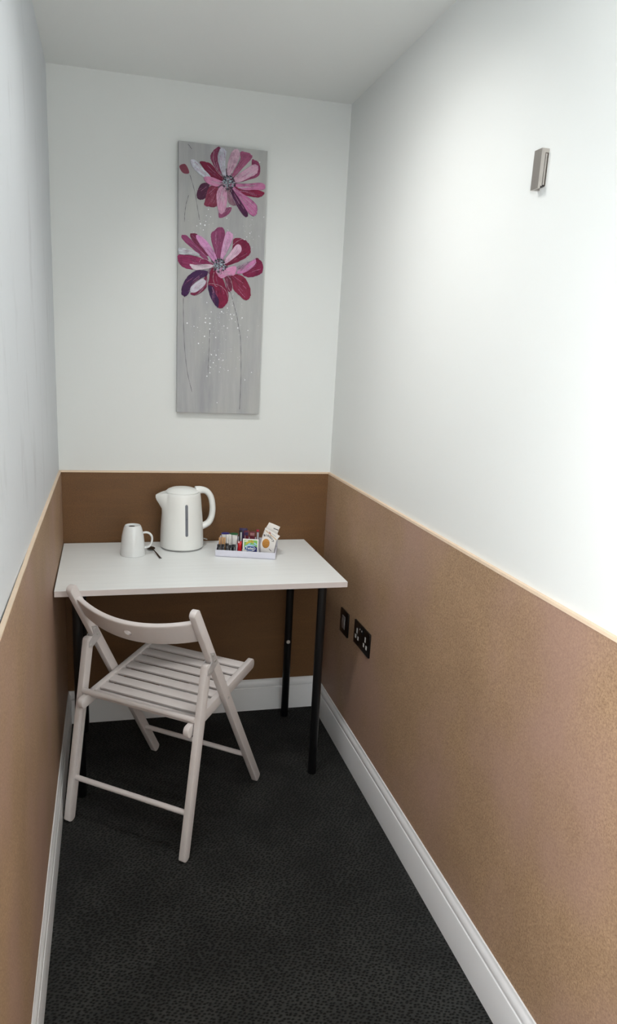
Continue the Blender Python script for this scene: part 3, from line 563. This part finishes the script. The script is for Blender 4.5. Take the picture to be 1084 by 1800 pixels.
# ================================================================== tray and what stands in it
TO = Vector((0.544, -0.234, TZ)); TR = math.atan2(-0.280176, 0.959949)
def tw(x, y, z): return (TO.x+x*math.cos(TR)-y*math.sin(TR), TO.y+x*math.sin(TR)+y*math.cos(TR), TO.z+z)
tray = thing('tray', 'white open tray holding sachets, tea and biscuits on the desk', 'tray', tuple(TO), TR)
TL, TDp, wt, hf, hb = 0.217, 0.130, 0.0025, 0.0245, 0.046
obj('tray_floor', box(0, TL, 0, TDp, 0, wt, 0.0005), M['tray'], tray)
obj('front_wall', box(0, TL, 0, wt, 0, hf, 0.0007), M['tray'], tray)
obj('back_wall', box(0, TL, TDp-wt, TDp, 0, hb, 0.0007), M['tray'], tray)
for x in (0, TL-wt, 0.1545, 0.0728):
    h0 = hf if x in (0, TL-wt) else hf-0.002
    bm = bmesh.new(); add_prism(bm, [(wt*0.9, 0.001), (TDp-wt*0.9, 0.001), (TDp-wt*0.9, hb if x in (0, TL-wt) else hb-0.004), (wt*0.9, h0)], wt*0.8 if 0 < x < 0.2 else wt, lambda a, b_, t: Vector((x+t, a, b_)))
    obj('side_wall' if x in (0, TL-wt) else 'divider', bm, M['tray'], tray, sm=False)
ZF = wt+0.0003
def pillow_bm(w, h, t, crimp=0.006, nx=6, nz=12, jag=0.0):
    """a filled sachet standing on its end: flat crimped ends, belly in between"""
    bm = bmesh.new(); F = []; Bk = []
    for i in range(nz+1):
        z = h*i/nz; e = max(0.0, min(z-crimp, h-crimp-z)); q = min(1, e/(h*0.16)); q = math.sin(q*PI/2)
        rf, rb = [], []
        for j in range(nx+1):
            u = -1+2*j/nx; ww = w/2*(1-0.06*q); th = 0.0005+(t/2-0.0005)*q*math.sqrt(max(0, 1-u*u*0.96))
            zz = z+(jag if (i == nz and j % 2) else 0)
            rf.append(bm.verts.new((u*ww, -th, zz))); rb.append(bm.verts.new((u*ww, th, zz)))
        F.append(rf); Bk.append(rb)
    for i in range(nz):
        for j in range(nx):
            bm.faces.new((F[i][j], F[i][j+1], F[i+1][j+1], F[i+1][j])); bm.faces.new((Bk[i][j], Bk[i+1][j], Bk[i+1][j+1], Bk[i][j+1]))
        bm.faces.new((F[i][0], F[i+1][0], Bk[i+1][0], Bk[i][0])); bm.faces.new((F[i][nx], Bk[i][nx], Bk[i+1][nx], F[i+1][nx]))
    for j in range(nx):
        bm.faces.new((F[0][j], Bk[0][j], Bk[0][j+1], F[0][j+1])); bm.faces.new((F[nz][j], F[nz][j+1], Bk[nz][j+1], Bk[nz][j]))
    return bm
def sachet(name, label, cat, m, x, y, w, h, t, group=None, lean=0.0, tilt=0.0, crimp=0.005, jag=0.0, z=ZF):
    o = thing(name, label, cat, tw(x, y, z), TR, group)
    o.rotation_euler = (lean, tilt, TR)
    body = obj('wrapper', pillow_bm(w, h, t, crimp, jag=jag), m, o, ang=50)
    return o
def stripe(o, m, x0, x1, z0, z1, y, name='print'):
    return obj(name, box(x0, x1, y-0.0004, y+0.0008, z0, z1), m, o, sm=False)
# brown sugar sticks
for k, (x, h, w_) in enumerate(((0.0088, 0.0555, 'leftmost'), (0.0178, 0.058, 'middle'), (0.0262, 0.0568, 'rightmost'))):
    sachet('sugar_stick', w_+' of the three tan paper sugar sticks at the left end of the tray', 'sachet', M['tan'], x, 0.050, 0.0078, h, 0.0050, 'tan sugar sticks')
# white sugar sticks
for x, h, w_ in ((0.0357, 0.0655, 'white paper stick next to the tan sticks in the tray'), (0.0443, 0.0662, 'second white paper stick from the tan sticks in the tray'),
              (0.0590, 0.0625, 'third white paper stick from the tan sticks in the tray'), (0.0668, 0.0618, 'white paper stick nearest the red sachet, behind the black sachets')):
    sachet('sugar_stick', w_, 'sachet', M['paper'], x, 0.062, 0.0076, h, 0.0046, 'white sugar sticks')
# black sachets in the front row
words = ('leftmost', 'second from left', 'middle', 'second from right', 'rightmost')
for k, (x, h) in enumerate(((0.0102, 0.0375), (0.0248, 0.0388), (0.0392, 0.0425), (0.0528, 0.0375), (0.0650, 0.0405))):
    o = sachet('coffee_sachet', words[k]+' of the five short black sachets in the front row of the tray', 'sachet', M['blackp'], x, 0.020, 0.0126, h, 0.0085, 'black sachets in the front row')
    stripe(o, M['silver'], 0.0004, 0.0022, 0.014, h-0.010, -0.0042)
# milk portions
for x, m, w_ in ((0.0235, 'blue', 'blue'), (0.0545, 'green', 'green')):
    o = thing('milk_pot', 'small white milk pot with %s lid behind the white paper sticks' % w_, 'milk pot', tw(x, 0.0975, ZF), TR, 'milk pots')
    bm = bmesh.new(); add_lathe(bm, [(0.0105, 0), (0.0112, 0.001), (0.0138, 0.030), (0.0148, 0.052), (0.0150, 0.058), (0.0160, 0.0588), (0.0160, 0.0598)], 32); obj('cup', bm, M['paper'], o)
    bm = bmesh.new(); add_lathe(bm, [(0.0160, 0.0598), (0.0163, 0.0602), (0.0162, 0.0608), (0.0148, 0.0611), (0, 0.0609)], 32); obj('lid', bm, M[m], o)
# red sachet
o = sachet('red_sachet', 'shiny red sachet standing left of the tea envelope in the tray', 'sachet', M['red'], 0.0842, 0.032, 0.0152, 0.0505, 0.010)
stripe(o, M['paper'], -0.0056, -0.0012, 0.0440, 0.0500, -0.0016, 'tip')
# tall sachets at the back
o = sachet('tall_sachet', 'tall narrow black sachet with silver print behind the red sachet', 'sachet', M['blackp'], 0.0830, 0.066, 0.0128, 0.083, 0.006)
stripe(o, M['silver'], -0.0012, 0.0048, 0.030, 0.076, -0.0028)
sachet('purple_sachet', 'dark purple sachet at the back of the tray, behind the tall black one', 'sachet', M['purple'], 0.0885, 0.108, 0.0300, 0.0815, 0.008, 'purple and maroon sachets')
o = sachet('purple_sachet', 'maroon and violet sachet right of the tall black sachet', 'sachet', M['maroon'], 0.1022, 0.088, 0.0185, 0.0775, 0.007, 'purple and maroon sachets')
stripe(o, M['purple'], -0.0060, 0.0060, 0.060, 0.072, -0.0032)
stripe(o, M['silver'], -0.0055, -0.0035, 0.044, 0.060, -0.0034)
o = sachet('maroon_sachet', 'dark maroon sachet with dull pink top behind the tea envelope', 'sachet', M['maroon'], 0.1245, 0.086, 0.0205, 0.0760, 0.007, 'purple and maroon sachets')
stripe(o, M['pinkp'], -0.0080, 0.0080, 0.061, 0.071, -0.0031)
o = sachet('slim_sachet', 'slim dark sachet with pale grey print and red top beside the biscuits', 'sachet', M['maroon'], 0.1448, 0.078, 0.0125, 0.0875, 0.006)
stripe(o, M['silver'], -0.0030, 0.0042, 0.038, 0.076, -0.0028)
stripe(o, M['red'], -0.0045, 0.0045, 0.0800, 0.0850, -0.0014)
# tea envelope
tea = thing('tea_envelope', 'square tea bag envelope with green leaves and blue oval logo in the tray', 'tea bag', tw(0.1240, 0.030, ZF), TR)
tea.rotation_euler = (math.radians(-4), 0, TR)
obj('envelope', box(-0.0288, 0.0288, -0.0015, 0.0015, 0, 0.0605, 0.0008), M['paper'], tea)
def flat(poly, y, m, name, par, t=0.0003):
    bm = bmesh.new(); add_prism(bm, poly, t, lambda a, b_, q: Vector((a, y-q, b_)))
    return obj(name, bm, m, par, sm=False)
def ell(cx, cz, rx, rz, rot=0, n=32, a0=0, a1=2*PI):
    return [(cx+rx*math.cos(t)*math.cos(rot)-rz*math.sin(t)*math.sin(rot), cz+rx*math.cos(t)*math.sin(rot)+rz*math.sin(t)*math.cos(rot)) for t in (a0+(a1-a0)*k/n for k in range(n if abs(a1-a0-2*PI) < 1e-6 else n+1))]
flat([(-0.0238, 0.019), (0.0238, 0.019), (0.0238, 0.0565), (-0.0238, 0.0565)], -0.0015, M['tgreen'], 'leaf_print', tea)
for cx, cz, rx, rz, rt in ((-0.002, 0.050, 0.0095, 0.0042, 0.5), (0.006, 0.0515, 0.0085, 0.0038, -0.7), (-0.013, 0.046, 0.007, 0.003, 0.9)):
    flat(ell(cx, cz, rx, rz, rt, 20), -0.0018, M['tyell'], 'yellow_leaf', tea)
for cx, cz, rx, rz, rt in ((-0.016, 0.0525, 0.0075, 0.0026, 0.2), (0.016, 0.0440, 0.008, 0.0028, -0.6), (-0.006, 0.0415, 0.008, 0.0025, 0.7)):
    flat(ell(cx, cz, rx, rz, rt, 20), -0.0018, M['paper'] if cx < -0.01 else M['tlight'], 'pale_leaf', tea)
flat([(0.0238, 0.010), (0.0238, 0.0305), (0.017, 0.0345), (0.008, 0.0360), (0.000, 0.0340), (-0.014, 0.014), (-0.012, 0.010)], -0.0018, M['tnavy'], 'navy_band', tea)
flat(ell(-0.002, 0.0345, 0.0195, 0.0055, 0.1), -0.0017, M['tlight'], 'light_arc', tea)
flat(ell(-0.0025, 0.0255, 0.0205, 0.0105), -0.0021, M['paper'], 'logo_rim', tea)
flat(ell(-0.0025, 0.0260, 0.0188, 0.0088), -0.0024, M['tblue'], 'logo_oval', tea)
bm = text_bm('Tetley', 0.0128, 0.0004, 0.0003); bmesh.ops.rotate(bm, verts=bm.verts, matrix=Matrix.Rotation(PI/2, 3, 'X')); bmesh.ops.scale(bm, vec=(0.95, 1, 1), verts=bm.verts)
obj('lettering', bm, M['paper'], tea, (-0.0025, -0.0029, 0.0262), sm=False)
# biscuit packets
def packet_bm(poly, t, belly=0.86):
    cx = sum(p[0] for p in poly)/len(poly); cz = sum(p[1] for p in poly)/len(poly)
    P = [Vector((p[0], p[1], 0)) for p in poly]; bm = bmesh.new()
    rows = []
    for side in (-1, 1):
        rg = []
        for s, yy in ((1.0, 0.0006), (0.975, t*0.30), (belly, t*0.46), (0.5, t*0.5)):
            rg.append([bm.verts.new((cx+(p.x-cx)*s, side*yy, cz+(p.y-cz)*s)) for p in P])
        c = bm.verts.new((cx, side*t*0.5, cz)); n = len(P)
        for A, Q in zip(rg, rg[1:]):
            for k in range(n): bm.faces.new((A[k], A[(k+1) % n], Q[(k+1) % n], Q[k]))
        for k in range(n): bm.faces.new((rg[-1][k], rg[-1][(k+1) % n], c))
        rows.append(rg[0])
    n = len(P)
    for k in range(n): bm.faces.new((rows[0][k], rows[0][(k+1) % n], rows[1][(k+1) % n], rows[1][k]))
    return bm
OX = 0.184
def loc_poly(pts): return [(x-OX, z) for x, z in pts]
rear = thing('biscuit_packet', 'white biscuit packet leaning behind the other, only its crimped top showing', 'packet', tw(OX, 0.0640, ZF), TR, 'biscuit packets')
obj('wrapper', packet_bm(loc_poly([(0.164, 0.002), (0.163, 0.030), (0.171, 0.090), (0.1862, 0.1195), (0.207, 0.1125), (0.2270, 0.1045), (0.2222, 0.0925), (0.2120, 0.050), (0.206, 0.002)]), 0.010), M['wrap'], rear, ang=50)
flat([(x-OX, z) for x, z in ((0.2035, 0.1005), (0.2215, 0.0940), (0.2205, 0.0912), (0.2030, 0.0975))], -0.0045, M['grey_t'], 'dark_line', rear, 0.0004)
front = thing('biscuit_packet', 'white biscuit packet with round golden biscuit picture leaning in the tray', 'packet', tw(OX, 0.0420, ZF), TR, 'biscuit packets')
obj('wrapper', packet_bm(loc_poly([(0.1655, 0.002), (0.1590, 0.010), (0.1575, 0.040), (0.1650, 0.075), (0.1740, 0.1040), (0.203, 0.0905), (0.2285, 0.0755), (0.2180, 0.0600), (0.2140, 0.040), (0.2125, 0.0300), (0.2115, 0.010), (0.2080, 0.002)]), 0.017, 0.93), M['wrap'], front, ang=50)
fy = -0.0086
bm = bmesh.new(); add_lathe(bm, [(1.0, 0), (0.94, 0.0007), (0.6, 0.0011), (0, 0.0012)], 36)
bmesh.ops.scale(bm, vec=(0.0135, 0.0178, 1), verts=bm.verts); bmesh.ops.rotate(bm, verts=bm.verts, matrix=Matrix.Rotation(PI/2, 3, 'X'))
obj('biscuit_print', bm, M['cookie'], front, (0.1792-OX, fy+0.0002, 0.0470), (0, math.radians(6), 0))
flat([(x-OX, z) for x, z in ((0.1760, 0.0950), (0.1772, 0.0966), (0.2170, 0.0640), (0.2160, 0.0622))], fy+0.0006, M['goldl'], 'tan_line', front, 0.0012)
flat([(x-OX, z) for x, z in ((0.1880, 0.0900), (0.1915, 0.0920), (0.1965, 0.0850), (0.1935, 0.0830))], fy+0.0006, M['pinkp'], 'pink_print', front, 0.0012)
for q in range(3):
    x_, z_ = 0.1990+q*0.0050, 0.0845-q*0.0036
    flat([(x-OX, z) for x, z in ((x_, z_), (x_+0.0010, z_+0.0010), (x_+0.0060, z_-0.0022), (x_+0.0052, z_-0.0034))], fy+0.0006, M['silver'], 'grey_print', front, 0.0012)
flat([(x-OX, z) for x, z in ((0.1905, 0.0265), (0.1920, 0.0280), (0.2005, 0.0195), (0.1990, 0.0180))], fy+0.0002, M['grey_t'], 'dark_mark', front, 0.0004)
big = bmesh.new(); word = 'BISCUIT'
for k, ch in enumerate(word):
    an = math.radians(104-k*14.5); R_ = 0.0285
    tb = text_bm(ch, 0.0098, 0.0004, 0.00035)
    mx = Matrix.Translation((0.1792-OX+R_*math.cos(an)*0.88, fy-0.0002, 0.0490+R_*math.sin(an))) @ Matrix.Rotation(-(an-PI/2), 4, 'Y') @ Matrix.Rotation(PI/2, 4, 'X')
    bmesh.ops.transform(tb, matrix=mx, verts=tb.verts)
    tmp = bpy.data.meshes.new('t'); tb.to_mesh(tmp); tb.free(); big.from_mesh(tmp); bpy.data.meshes.remove(tmp)
obj('lettering', big, M['grey_t'], front, sm=False)

# ================================================================== painting
PX, PZ, CW, CH, CT = 0.5745, 1.2345, 0.306, 0.905, 0.022
pic = thing('painting', 'tall narrow canvas of two pink and maroon flowers on grey, hung on the back wall', 'painting', (PX, -0.001, PZ))
obj('canvas', box(-CW/2, CW/2, -CT, 0, 0, CH, 0.0025, 3), M['canvas'], pic)
def uv_axes(o, pts):
    """u runs along the petal, v across it"""
    n = len(pts); cx = sum(p[0] for p in pts)/n; cz = sum(p[1] for p in pts)/n
    sxx = sum((p[0]-cx)**2 for p in pts); szz = sum((p[1]-cz)**2 for p in pts); sxz = sum((p[0]-cx)*(p[1]-cz) for p in pts)
    th = 0.5*math.atan2(2*sxz, sxx-szz); ux, uz = math.cos(th), math.sin(th); off = random.uniform(0, 20)
    me = o.data; lay = me.uv_layers.new(name='along')
    for lp in me.loops:
        v = me.vertices[lp.vertex_index].co; a, b_ = v.x-cx, v.z-cz
        lay.data[lp.index].uv = ((a*ux+b_*uz)/0.06+off, (-a*uz+b_*ux)/0.06+off)
def reach(pts, c):
    dd = [math.hypot(p[0]-c[0], p[1]-c[1]) for p in pts]; n0, f0 = min(dd), max(dd)
    if n0 > 0.034: return pts
    out = []
    for p, d in zip(pts, dd):
        w = max(0.0, 1-(d-n0)/(f0-n0)/0.45)*max(0.0, (n0-0.008)/max(d, 1e-4))
        out.append((p[0]+(c[0]-p[0])*w, p[1]+(c[1]-p[1])*w))
    return out
def petal(fl, ca, cb, pts, k, c_):
    pts = reach(pts, c_)
    c = catmull([(p[0], p[1], 0) for p in pts], 6, True); cx = sum(v.x for v in c)/len(c); cz = sum(v.y for v in c)/len(c)
    t = 0.0006+0.00022*k
    bm = bmesh.new(); f0 = []; f1 = []; f2 = []
    rj = random.Random(k)
    for v in c:
        q = 1+rj.uniform(-0.03, 0.03)
        f0.append(bm.verts.new((cx+(v.x-cx)*q, -CT+0.0003, cz+(v.y-cz)*q))); f1.append(bm.verts.new((cx+(v.x-cx)*q, -CT-t, cz+(v.y-cz)*q)))
        f2.append(bm.verts.new((cx+(v.x-cx)*0.86, -CT-t-0.0007, cz+(v.y-cz)*0.86)))
    n = len(c)
    for i in range(n):
        j = (i+1) % n; bm.faces.new((f0[i], f0[j], f1[j], f1[i])); bm.faces.new((f1[i], f1[j], f2[j], f2[i]))
    bm.faces.new(f2)
    o = obj('petal', bm, petal_mat(ca, cb), fl, sm=False); uv_axes(o, pts)
def dabs(n, c, rx, rz, m, size, seed, y0, par, name):
    rg = random.Random(seed); bm = bmesh.new()
    for _ in range(n):
        a = rg.uniform(0, 2*PI); r = math.sqrt(rg.random()); x = c[0]+rx*r*math.cos(a); z = c[1]+rz*r*math.sin(a)
        s = size*rg.uniform(0.6, 1.5); e = rg.uniform(0.35, 0.8); th = rg.uniform(0, PI)
        poly = [(x+p, z+q) for p, q in ell(0, 0, s, s*e, th, 8)]
        add_prism(bm, poly, 0.0008+rg.uniform(0, 0.0006), lambda a_, b_, t: Vector((a_, y0-t, b_)))
    return obj(name, bm, m, par, sm=False)
def strip(bm, pts, w, y0, t=0.0006):
    P = catmull([(p[0], p[1], 0) for p in pts], 8); L_ = []; R_ = []
    for i, v in enumerate(P):
        d = (P[min(i+1, len(P)-1)]-P[max(i-1, 0)]).normalized(); nn = Vector((-d.y, d.x, 0)); ww = w*(0.7+0.3*math.sin(i*1.3))
        L_.append(v+nn*ww/2); R_.append(v-nn*ww/2)
    poly = [(v.x, v.y) for v in L_]+[(v.x, v.y) for v in R_[::-1]]
    for i in range(len(P)-1):
        add_prism(bm, [(L_[i].x, L_[i].y), (L_[i+1].x, L_[i+1].y), (R_[i+1].x, R_[i+1].y), (R_[i].x, R_[i].y)], t, lambda a, b_, q: Vector((a, y0-q, b_)))
for key, ck in (('A', 'ca'), ('B', 'cb')):
    rj = random.Random(4); ww = catmull([(PA[ck][0]+rr_*math.cos(a_), PA[ck][1]+rr_*math.sin(a_), 0) for a_, rr_ in ((2*PI*q/26, rj.uniform(0.026, 0.050)) for q in range(26))], 3, True)
    bm = bmesh.new(); add_prism(bm, [(v.x, v.y) for v in ww], 0.0007, lambda a, b_, t: Vector((a, -CT+0.0003-t, b_)))
    fl = obj('flower', bm, M['wash'], pic, sm=False)
    for k, (ca, cb, pts) in enumerate(PA[key]): petal(fl, ca, cb, pts, k, PA[ck])
    c = PA[ck]; top = -CT-0.0058; rg = random.Random(21)
    # dry-brush strokes running out of the centre along every petal
    fine = {q: bmesh.new() for q in ('stroke_l', 'stroke_d', 'stroke_g', 'stroke_m')}
    for k, (ca, cb, pts) in enumerate(PA[key]):
        px = sum(p[0] for p in pts)/len(pts); pz = sum(p[1] for p in pts)/len(pts)
        far = max(pts, key=lambda p: (p[0]-c[0])**2+(p[1]-c[1])**2); near = min(pts, key=lambda p: (p[0]-c[0])**2+(p[1]-c[1])**2)
        dx, dz = far[0]-near[0], far[1]-near[1]; ln = math.hypot(dx, dz); nx, nz = -dz/ln, dx/ln
        wd_ = max(abs((p[0]-px)*nx+(p[1]-pz)*nz) for p in pts)
        y0 = -CT-(0.0006+0.00022*k)-0.0006; pale = sum(ca) > 380
        for q in range(16):
            a = rg.uniform(0.0, 0.55); e = min(0.96, a+rg.uniform(0.12, 0.42)); v = rg.uniform(-0.62, 0.62)*wd_
            f = lambda t: (px+(t-0.5)*dx*0.92+nx*v*(0.35+0.65*min(1, t*1.6)), pz+(t-0.5)*dz*0.92+nz*v*(0.35+0.65*min(1, t*1.6)))
            m_ = rg.choice(('stroke_d', 'stroke_d', 'stroke_m', 'stroke_l') if not pale else ('stroke_l', 'stroke_g', 'stroke_g', 'stroke_m'))
            strip(fine[m_], [f(a), f((a+e)/2), f(e)], rg.uniform(0.0004, 0.0012), y0, 0.0003)
    for _ in range(90):                        # short strokes radiating from the heart
        a = rg.uniform(0, 2*PI); r0 = rg.uniform(0.012, 0.022); r1 = r0+rg.uniform(0.004, 0.013)
        strip(fine[rg.choice(('stroke_d', 'stroke_g', 'stroke_d'))], [(c[0]+r0*math.cos(a), c[1]+r0*math.sin(a)), (c[0]+(r0+r1)/2*math.cos(a+0.05), c[1]+(r0+r1)/2*math.sin(a+0.05)), (c[0]+r1*math.cos(a+0.02), c[1]+r1*math.sin(a+0.02))], 0.0011, top+0.0004, 0.0004)
    for q, nm in (('stroke_l', 'pale_strokes'), ('stroke_d', 'dark_strokes'), ('stroke_g', 'grey_strokes'), ('stroke_m', 'mauve_strokes')):
        o = obj(nm, fine[q], M[q], fl, sm=False); o['kind'] = 'stuff'
    dabs(46, c, 0.024, 0.022, M['dabd'], 0.0030, 5, top, fl, 'flower_centre')['kind'] = 'stuff'
    dabs(64, c, 0.020, 0.018, M['dab'], 0.0021, 9, top-0.0010, fl, 'flower_centre')['kind'] = 'stuff'
for s in PA['stems']:
    bm = bmesh.new(); strip(bm, s, 0.0016, -CT+0.0002, 0.0007); obj('stem', bm, M['ink'], pic, sm=False)
for s in PA['loops']:
    bm = bmesh.new(); strip(bm, s, 0.0012, -CT-0.0062, 0.0004); obj('painted_line', bm, M['loop'], pic, sm=False)
bm = bmesh.new(); c = catmull([(p[0], p[1], 0) for p in PA['bud']], 4, True)
add_prism(bm, [(v.x, v.y) for v in c], 0.001, lambda a, b_, t: Vector((a, -CT+0.0002-t, b_))); obj('flower_bud', bm, M['bud'], pic, sm=False)
bm = bmesh.new(); rg = random.Random(11)
for x, z, r in PA['dots']:
    add_prism(bm, ell(x, z, r*0.00027, r*0.00029, 0, 10), 0.0010, lambda a, b_, t: Vector((a, -CT+0.0002-t, b_)))
for _ in range(170):
    cx, cz, sx, sz = rg.choice(((0.03, 0.36, 0.05, 0.05), (-0.02, 0.33, 0.06, 0.06), (0.01, 0.20, 0.06, 0.05), (-0.04, 0.64, 0.07, 0.04), (0.09, 0.62, 0.05, 0.05), (0.0, 0.28, 0.10, 0.10)))
    x, z = rg.gauss(cx, sx/1.6), rg.gauss(cz, sz/1.6)
    if abs(x) > CW/2-0.01 or not 0.03 < z < CH-0.03: continue
    r = rg.uniform(0.0005, 0.0011); add_prism(bm, ell(x, z, r, r, 0, 6), 0.0008, lambda a, b_, t: Vector((a, -CT+0.0002-t, b_)))
dr = obj('paint_splatter', bm, M['splat'], pic, sm=False); dr['kind'] = 'stuff'

# ================================================================== right wall fittings
XR = W-PT
def plate_bm(w, h, t):
    bm = bmesh.new(); add_box(bm, -t, 0, -w/2, w/2, -h/2, h/2)
    es = [e for e in bm.edges if abs(e.verts[0].co.y-e.verts[1].co.y) < 1e-6 and abs(e.verts[0].co.z-e.verts[1].co.z) < 1e-6]
    bmesh.ops.bevel(bm, geom=es, offset=0.004, segments=3, affect='EDGES', profile=0.5); bevel(bm, 0.0012, 2, 50); return bm
sw = thing('wall_switch', 'small black wall switch with grey rocker on the right wall board', 'switch', (XR, -0.331, 0.501))
obj('plate', plate_bm(0.090, 0.092, 0.006), M['plate'], sw)
bm = bmesh.new(); add_prism(bm, [(-0.0058, -0.024), (-0.0070, -0.024), (-0.0098, 0.0), (-0.0078, 0.025), (-0.0058, 0.025)], 0.030, lambda a, b_, t: Vector((a, -0.015+t, b_)))
bevel(bm, 0.0006); obj('rocker', bm, M['rocker'], sw, sm=False)
for y in (0.0155, -0.018): obj('rocker_frame', box(-0.0066, -0.0055, y, y+0.0025, -0.024, 0.025), M['black'], sw, sm=False)

so = thing('wall_socket', 'black double power socket nearer the camera on the right wall board', 'socket', (XR, -0.525, 0.517))
obj('plate', plate_bm(0.158, 0.086, 0.006), M['plate'], so)
for c in (0.046, -0.040):
    obj('pin_shutter', box(-0.0068, -0.0055, c-0.0042, c+0.0042, 0.0010, 0.0190, 0.0005), M['shutter'], so)
    for s in (0.0120, -0.0140):
        obj('pin_shutter', box(-0.0068, -0.0055, c+s-0.0050, c+s+0.0050, -0.0205, -0.0072, 0.0008), M['shutter'], so)
for y in (0.009, -0.011):
    bm = box(-0.0095, -0.0055, y-0.0065, y+0.0065, 0.0185, 0.0365, 0.001); rk = obj('rocker', bm, M['black'], so)
    obj('switch_mark', box(-0.0100, -0.0090, y-0.0022, y+0.0022, 0.0275, 0.0320, 0.0003), M['shutter'], rk, sm=False)
for s_, zz, ys in ((sw, 0.0, (0.036, -0.036)), (so, -0.004, (0.070, -0.070))):
    for y in ys:
        bm = bmesh.new(); add_lathe(bm, [(0.0026, 0), (0.0026, 0.0006), (0, 0.0009)], 12)
        obj('screw_cap', bm, M['black'], s_, (-0.006, y, zz), (0, -PI/2, 0))

# small brushed metal fitting high on the right wall
br = thing('wall_bracket', 'small brushed nickel bracket with slotted side high on the right wall', 'bracket', (W, -1.3135, 1.803))
bd = obj('bracket_body', box(-0.0165, 0, -0.0135, 0.0135, 0, 0.073, 0.0008), M['brushed'], br)
g = bmesh.new(); add_box(g, -0.0082, -0.0010, -0.020, -0.0075, -0.01, 0.0655); cut(bd, g)
g = bmesh.new(); add_box(g, -0.0115, 0.001, -0.020, 0.006, -0.01, 0.0050); cut(bd, g)
obj('tongue', box(-0.0066, -0.0030, -0.0128, -0.0070, 0.0070, 0.0640, 0.0008), M['brushed'], br)
bm = bmesh.new(); add_tube(bm, [(-0.0135, -0.0125, 0.0032), (-0.0135, 0.0125, 0.0032)], 0.0030, seg=14); obj('lip', bm, M['brushed'], br)
bm = bmesh.new(); add_box(bm, -0.0110, -0.0012, -0.0120, 0.0055, 0.0040, 0.0068); obj('recess_floor', bm, M['brushed_dark'], br, sm=False)
